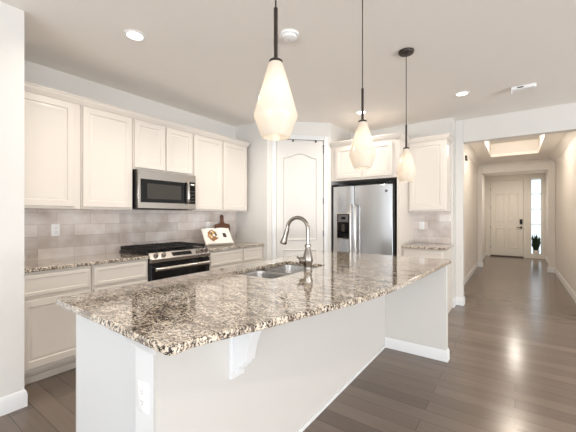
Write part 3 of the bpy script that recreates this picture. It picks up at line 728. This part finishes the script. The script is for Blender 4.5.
def corbel(y):
    mb = MB(); x = IX1
    mb.box(x, x + 0.018, y - 0.045, y + 0.045, 0.575, 0.884)
    prof = [(0.018, 0.884), (0.150, 0.884), (0.150, 0.850), (0.142, 0.846), (0.138, 0.815), (0.124, 0.775), (0.108, 0.735), (0.100, 0.700), (0.096, 0.668), (0.080, 0.664), (0.076, 0.645), (0.056, 0.640), (0.050, 0.620), (0.018, 0.605)]
    mb.prism([(x + a, z) for a, z in prof], y - 0.032, y + 0.032, 'y')
    return mb.build('corbel', 'trim', isl, 0.002)
corbel(1.068)
outlet(FY(IY0 - 0.024), -1.148, 0.636, 'white outlet on the near end of the island')

# countertop: straight left, near and far edges, bowed seating edge, rounded corners, sink cutout
curve = [(-0.862, 0.66), (-0.842, 0.74), (-0.78, 0.94), (-0.697, 1.245), (-0.624, 1.51), (-0.570, 1.80), (-0.528, 2.30), (-0.495, 2.90), (-0.478, 3.24)]
def catmull(P, k=5):
    out = []
    for i in range(len(P) - 1):
        p0 = Vector(P[max(i-1, 0)]); p1 = Vector(P[i]); p2 = Vector(P[i+1]); p3 = Vector(P[min(i+2, len(P)-1)])
        for j in range(k):
            t = j / k
            out.append(0.5 * ((2*p1) + (p2-p0)*t + (2*p0-5*p1+4*p2-p3)*t*t + (-p0+3*p1-3*p2+p3)*t**3))
    out.append(Vector(P[-1])); return out
outer = [Vector((-1.850, 0.630)), Vector((-1.845, 0.614)), Vector((-1.825, 0.606)), Vector((-0.885, 0.583)), Vector((-0.870, 0.588)), Vector((-0.862, 0.602))]
outer += catmull(curve) + [Vector((-0.482, 3.275)), Vector((-0.500, 3.29)), Vector((-1.830, 3.29)), Vector((-1.850, 3.27))]
SX0, SX1, SY0, SY1 = -1.672, -1.273, 1.61, 2.33
def rrect(x0, x1, y0, y1, r, k=5):
    out = []
    for cx, cy, a0 in ((x1 - r, y0 + r, -PI/2), (x1 - r, y1 - r, 0), (x0 + r, y1 - r, PI/2), (x0 + r, y0 + r, PI)):
        for i in range(k + 1): out.append(Vector((cx + r * math.cos(a0 + PI/2 * i / k), cy + r * math.sin(a0 + PI/2 * i / k))))
    return out
inner = rrect(SX0, SX1, SY0, SY1, 0.03)
mb = MB(); bm = mb.bm
def ring(pts, z): return [bm.verts.new((p.x, p.y, z)) for p in pts]
tops = []
for z in (0.915, 0.885):
    ro, ri = ring(outer, z), ring(inner, z); es_ = []
    for r_ in (ro, ri):
        for i in range(len(r_)): es_.append(bm.edges.new((r_[i], r_[(i+1) % len(r_)])))
    bmesh.ops.triangle_fill(bm, use_beauty=True, use_dissolve=False, edges=es_)
    tops.append((ro, ri))
for k in (0, 1):
    a, b = tops[0][k], tops[1][k]
    for i in range(len(a)):
        j = (i + 1) % len(a); bm.faces.new((a[i], a[j], b[j], b[i]))
tag(mb.build('island_countertop', 'granite', None, 0.006, seg=3), 'large speckled granite island top with a bowed seating edge', 'countertop')

# sink, faucet
sk = thing('kitchen_sink', (-1.478, 1.96, 0.68), 'stainless double bowl sink set into the island top', 'sink')
ZT = 0.8845
def bowl(y0, y1):
    mb = MB(); x0, x1 = SX0 + 0.004, SX1 - 0.004; ls = []
    for d, z, r in ((0, ZT, 0.05), (0.004, ZT - 0.02, 0.05), (0.010, ZT - 0.16, 0.05), (0.022, ZT - 0.185, 0.06), (0.05, ZT - 0.198, 0.07), (0.11, ZT - 0.20, 0.05)):
        ls.append([(p.x, p.y, z) for p in rrect(x0 + d, x1 - d, y0 + d, y1 - d, r)])
    mb.loops(ls, False, True); return mb
for (a, b) in ((SY0 + 0.004, 1.945), (1.975, SY1 - 0.004)):
    bw = bowl(a, b).build('bowl', 'sinksteel', sk)
    q = MB(); q.lathe((-1.478, (a + b) / 2, ZT - 0.1995), [(0.044, 0), (0.042, 0.003), (0.030, 0.002), (0.026, -0.0)], 20, True, True); q.build('drain', 'steel_dark', bw)
mb = MB(); x0, x1 = SX0 + 0.004, SX1 - 0.004
mb.box(x0 + 0.0, x1 - 0.0, 1.9435, 1.9765, ZT - 0.03, ZT - 0.004); mb.build('divider', 'sinksteel', sk, 0.005)
fx, fy_ = -1.238, 1.985
fa = thing('kitchen_faucet', (fx, fy_, 0.915), 'brushed nickel gooseneck pull down faucet beside the sink', 'faucet')
mb = MB(); mb.lathe((fx, fy_, 0.9155), [(0.033, 0), (0.033, 0.006), (0.029, 0.012), (0.029, 0.04), (0.037, 0.07), (0.037, 0.095), (0.027, 0.140), (0.019, 0.165), (0.018, 0.178), (0.024, 0.182), (0.024, 0.192), (0.017, 0.197), (0.0145, 0.199)], 24, True, True); mb.build('body', 'nickel', fa)
R = 0.083; zc = 1.225; dirx, diry = -0.985, -0.17
path = [(fx, fy_, 1.085), (fx, fy_, 1.16), (fx, fy_, zc)]
for i in range(1, 16):
    a = PI * i / 16 * 1.02; q = R * (1 - math.cos(a)); path.append((fx + dirx * q, fy_ + diry * q, zc + R * math.sin(a)))
ex, ey, ez = path[-1]; path.append((ex + dirx * 0.003, ey + diry * 0.003, ez - 0.02))
mb = MB(); mb.tube(path, 0.0140, 14); mb.build('spout', 'nickel', fa)
e = Vector(path[-1]); dv = Vector((dirx * 0.32, diry * 0.32, -1)).normalized()
mb = MB(); mb.tube([e - dv * 0.005, e + dv * 0.01, e + dv * 0.04, e + dv * 0.085, e + dv * 0.105, e + dv * 0.112], [0.0165, 0.0175, 0.018, 0.024, 0.027, 0.025], 16); sh = mb.build('spray_head', 'nickel', fa)
mb = MB(); mb.tube([e + dv * 0.1122, e + dv * 0.1145], 0.017, 16); mb.build('spray_face', 'blackmatte', sh)
mb = MB(); hz = 0.995
hd = Vector((-0.75, -0.66, 0.0)).normalized(); c0 = Vector((fx, fy_, hz))
mb.tube([c0 + hd * 0.015, c0 + hd * 0.055, c0 + hd * 0.064], [0.026, 0.026, 0.018], 16)
mb.tube([c0 + hd * 0.048 + Vector((0, 0, 0.0)), c0 + hd * 0.062 + Vector((0, 0, 0.010)), c0 + hd * 0.080 + Vector((0, 0, 0.03))], [0.008, 0.0065, 0.0075], 10); mb.build('handle', 'nickel', fa)

# ------------------------------------------------------------------ pendants
PX = -0.757
labs = ['opal glass pendant hanging nearest the camera above the island', 'middle opal glass pendant of three above the island', 'farthest opal glass pendant, its dark canopy in full view']
for i, (x, y) in enumerate(((-0.735, 0.950), (-0.765, 1.862), (-0.763, 2.822))):
    p = thing('pendant_light', (x, y, CEIL), labs[i], 'pendant light', 'pendant lights over the island')
    mb = MB(); mb.lathe((x, y, CEIL), [(0.064, -0.0005), (0.064, -0.012), (0.058, -0.022), (0.012, -0.026), (0.008, -0.034)], 28, True, True); mb.build('ceiling_canopy', 'bronze', p)
    mb = MB(); mb.tube([(x, y, 2.71), (x, y, 2.09)], 0.0032, 8); mb.build('cord', 'blackmatte', p)
    mb = MB(); mb.lathe((x, y, 0), [(0.0045, 2.108), (0.0075, 2.104), (0.0075, 1.912), (0.020, 1.909), (0.026, 1.905), (0.026, 1.897), (0.020, 1.895)], 20, True, True); mb.build('socket_stem', 'bronze', p)
    mb = MB()
    prof = [(0.018, 1.8975), (0.025, 1.8965), (0.0285, 1.890), (0.0815, 1.703), (0.0825, 1.697), (0.0810, 1.691), (0.0525, 1.616), (0.0495, 1.616), (0.0775, 1.690), (0.079, 1.697), (0.078, 1.703), (0.026, 1.886)]
    mb.lathe((x, y, 0), prof, 40); sh = mb.build('lamp_shade', 'opal', p)
    mb = MB(); mb.lathe((x, y, 1.765), [(0.004, 0.055), (0.013, 0.05), (0.014, 0.03), (0.022, 0.012), (0.026, -0.006), (0.022, -0.026), (0.010, -0.036), (0.002, -0.038)], 18, True, True); bl = mb.build('bulb', 'bulb', p)
    for zz, e_ in ((1.80, 0.24), (1.70, 0.10)):
        l = bpy.data.lights.new('pendant_bulb_light', 'POINT'); l.energy = e_; l.color = (1.0, 0.90, 0.77); l.shadow_soft_size = 0.02
        lo = bpy.data.objects.new('pendant_bulb_light', l); col.objects.link(lo); lo.location = (x, y, zz)
    bl.visible_shadow = True

# ------------------------------------------------------------------ recessed lights, detector, ceiling register
def can(x, y, label, power=12):
    t = thing('recessed_light', (x, y, CEIL), label, 'ceiling light', 'recessed ceiling lights')
    mb = MB(); mb.lathe((x, y, CEIL), [(0.080, -0.0005), (0.080, -0.004), (0.062, -0.010), (0.056, -0.006), (0.054, -0.0005)], 32, False, False); mb.build('trim_ring', 'plastic', t)
    mb = MB(); mb.lathe((x, y, CEIL), [(0.0545, -0.001), (0.0545, -0.004)], 32, True, True); mb.build('diffuser', 'disc', t)
    area('recessed_lamp', (x, y, CEIL - 0.012), (0, 0, 0), 0.1, 0.1, power, WARM, 'DISK', math.radians(150))
can(-2.43, 1.335, 'bright round recessed light above the left cabinets')
can(-0.50, 4.17, 'bright round recessed light near the hall opening', 6)
can(-1.71, 4.12, 'bright round recessed light in front of the refrigerator, behind middle pendant', 8)
can(-2.43, 2.90, 'added recessed light hidden behind the nearest pendant shade, brightening the pantry corner', 12)  # unseen fixture and lamp added to light the pantry area
for (x, y, pw) in ((0.9, 1.2, 10), (0.9, 3.6, 10)):                    # unseen fill lamps added out of frame, no fixtures modelled
    area('recessed_lamp', (x, y, CEIL - 0.012), (0, 0, 0), 0.1, 0.1, pw, WARM, 'DISK', math.radians(150))
t = thing('smoke_detector', (-1.435, 2.03, CEIL), 'round white smoke detector on the ceiling beside the nearest pendant cord', 'smoke detector')
mb = MB(); mb.lathe((-1.435, 2.03, CEIL), [(0.075, -0.0005), (0.075, -0.012), (0.070, -0.018)], 32, True, True); mb.build('base_ring', 'plastic', t)
mb = MB(); mb.lathe((-1.435, 2.03, CEIL), [(0.058, -0.0175), (0.054, -0.034), (0.040, -0.040), (0.018, -0.041)], 28, True, True); cv = mb.build('cover', 'plastic', t)
mb = MB(); mb.lathe((-1.435, 2.03, CEIL), [(0.016, -0.0405), (0.015, -0.043)], 18, True, True); mb.build('test_button', 'trim', cv)
t = thing('ceiling_sensor', (0.075, 4.33, CEIL), 'small white rectangular sensor box on the ceiling before the hall', 'sensor')
mb = MB(); mb.box(-0.035, 0.185, 4.28, 4.375, CEIL - 0.035, CEIL - 0.0005); hs_ = mb.build('housing', 'plastic', t, 0.008)
mb = MB(); mb.box(0.02, 0.075, 4.276, 4.2805, CEIL - 0.026, CEIL - 0.014); mb.build('slot', 'slot', hs_)
mb = MB(); mb.box(-0.034, -0.026, 4.285, 4.37, CEIL - 0.075, CEIL - 0.034); mb.build('flap', 'plastic', t, 0.001)

# hall light sitting up in the tray
t = thing('ceiling_light', (-0.02, 7.2, TZ), 'flush round ceiling light up inside the hall tray', 'ceiling light')
mb = MB(); mb.lathe((-0.02, 7.2, TZ), [(0.15, -0.0005), (0.15, -0.02), (0.14, -0.025)], 28, True, True); mb.build('base_ring', 'nickel', t)
mb = MB(); mb.lathe((-0.02, 7.2, TZ), [(0.135, -0.0255), (0.12, -0.05), (0.07, -0.068), (0.01, -0.073)], 28, True, True); mb.build('glass_shade', 'disc', t)
l = bpy.data.lights.new('tray_lamp', 'POINT'); l.energy = 38; l.color = (1.0, 0.90, 0.77); l.shadow_soft_size = 0.1
lo = bpy.data.objects.new('tray_lamp', l); col.objects.link(lo); lo.location = (-0.02, 7.2, TZ - 0.19)
area('entry_fill', (0.0, 11.0, 2.62), (0, 0, 0), 0.15, 0.15, 24, (1.0, 0.92, 0.82), 'DISK')  # unseen lamp added to brighten the entry, without a fixture

# ------------------------------------------------------------------ snake plant on the sidelight sill
px, py, pz = 0.535, DY + 0.092, SLB
pl = thing('potted_plant', (px, py, pz), 'dark green upright plant in white pot beneath the sidelight window', 'plant')
mb = MB(); mb.lathe((px, py, pz + 0.001), [(0.055, 0), (0.070, 0.02), (0.085, 0.09), (0.088, 0.14), (0.080, 0.14), (0.078, 0.115)], 24, True, False); mb.build('pot', 'pot', pl)
mb = MB(); mb.lathe((px, py, pz + 0.112), [(0.077, 0), (0.05, 0.006)], 20, True, True); mb.build('soil', 'soil', pl)
for k in range(30):
    a = random.random() * 2 * PI; r = 0.015 + 0.05 * random.random(); hgt = 0.30 + 0.26 * random.random(); ln = 0.03 + 0.14 * random.random()
    bx_, by_ = px + r * math.cos(a), py + r * math.sin(a) * 0.6; tw = random.random() * PI; wd = 0.022 + 0.012 * random.random()
    mb = MB(); ls = []
    for q in range(7):
        s = q / 6; cx_ = max(px - 0.085, min(px + 0.085, bx_ + ln * s * s * math.cos(a))); cy_ = min(DY + 0.15, by_ + ln * s * s * math.sin(a) * 0.6); z = pz + 0.11 + hgt * s
        ww = wd * (0.55 + 1.0 * s) * (1 - s ** 4) + 0.001; ta = tw + 0.6 * s; tx, ty = math.cos(ta), math.sin(ta)
        ls.append([(cx_ - tx * ww, cy_ - ty * ww, z), (cx_ + ty * 0.003, cy_ - tx * 0.003, z), (cx_ + tx * ww, cy_ + ty * ww, z), (cx_ - ty * 0.003, cy_ + tx * 0.003, z)])
    mb.loops(ls); mb.build('leaf', 'leaf', pl)
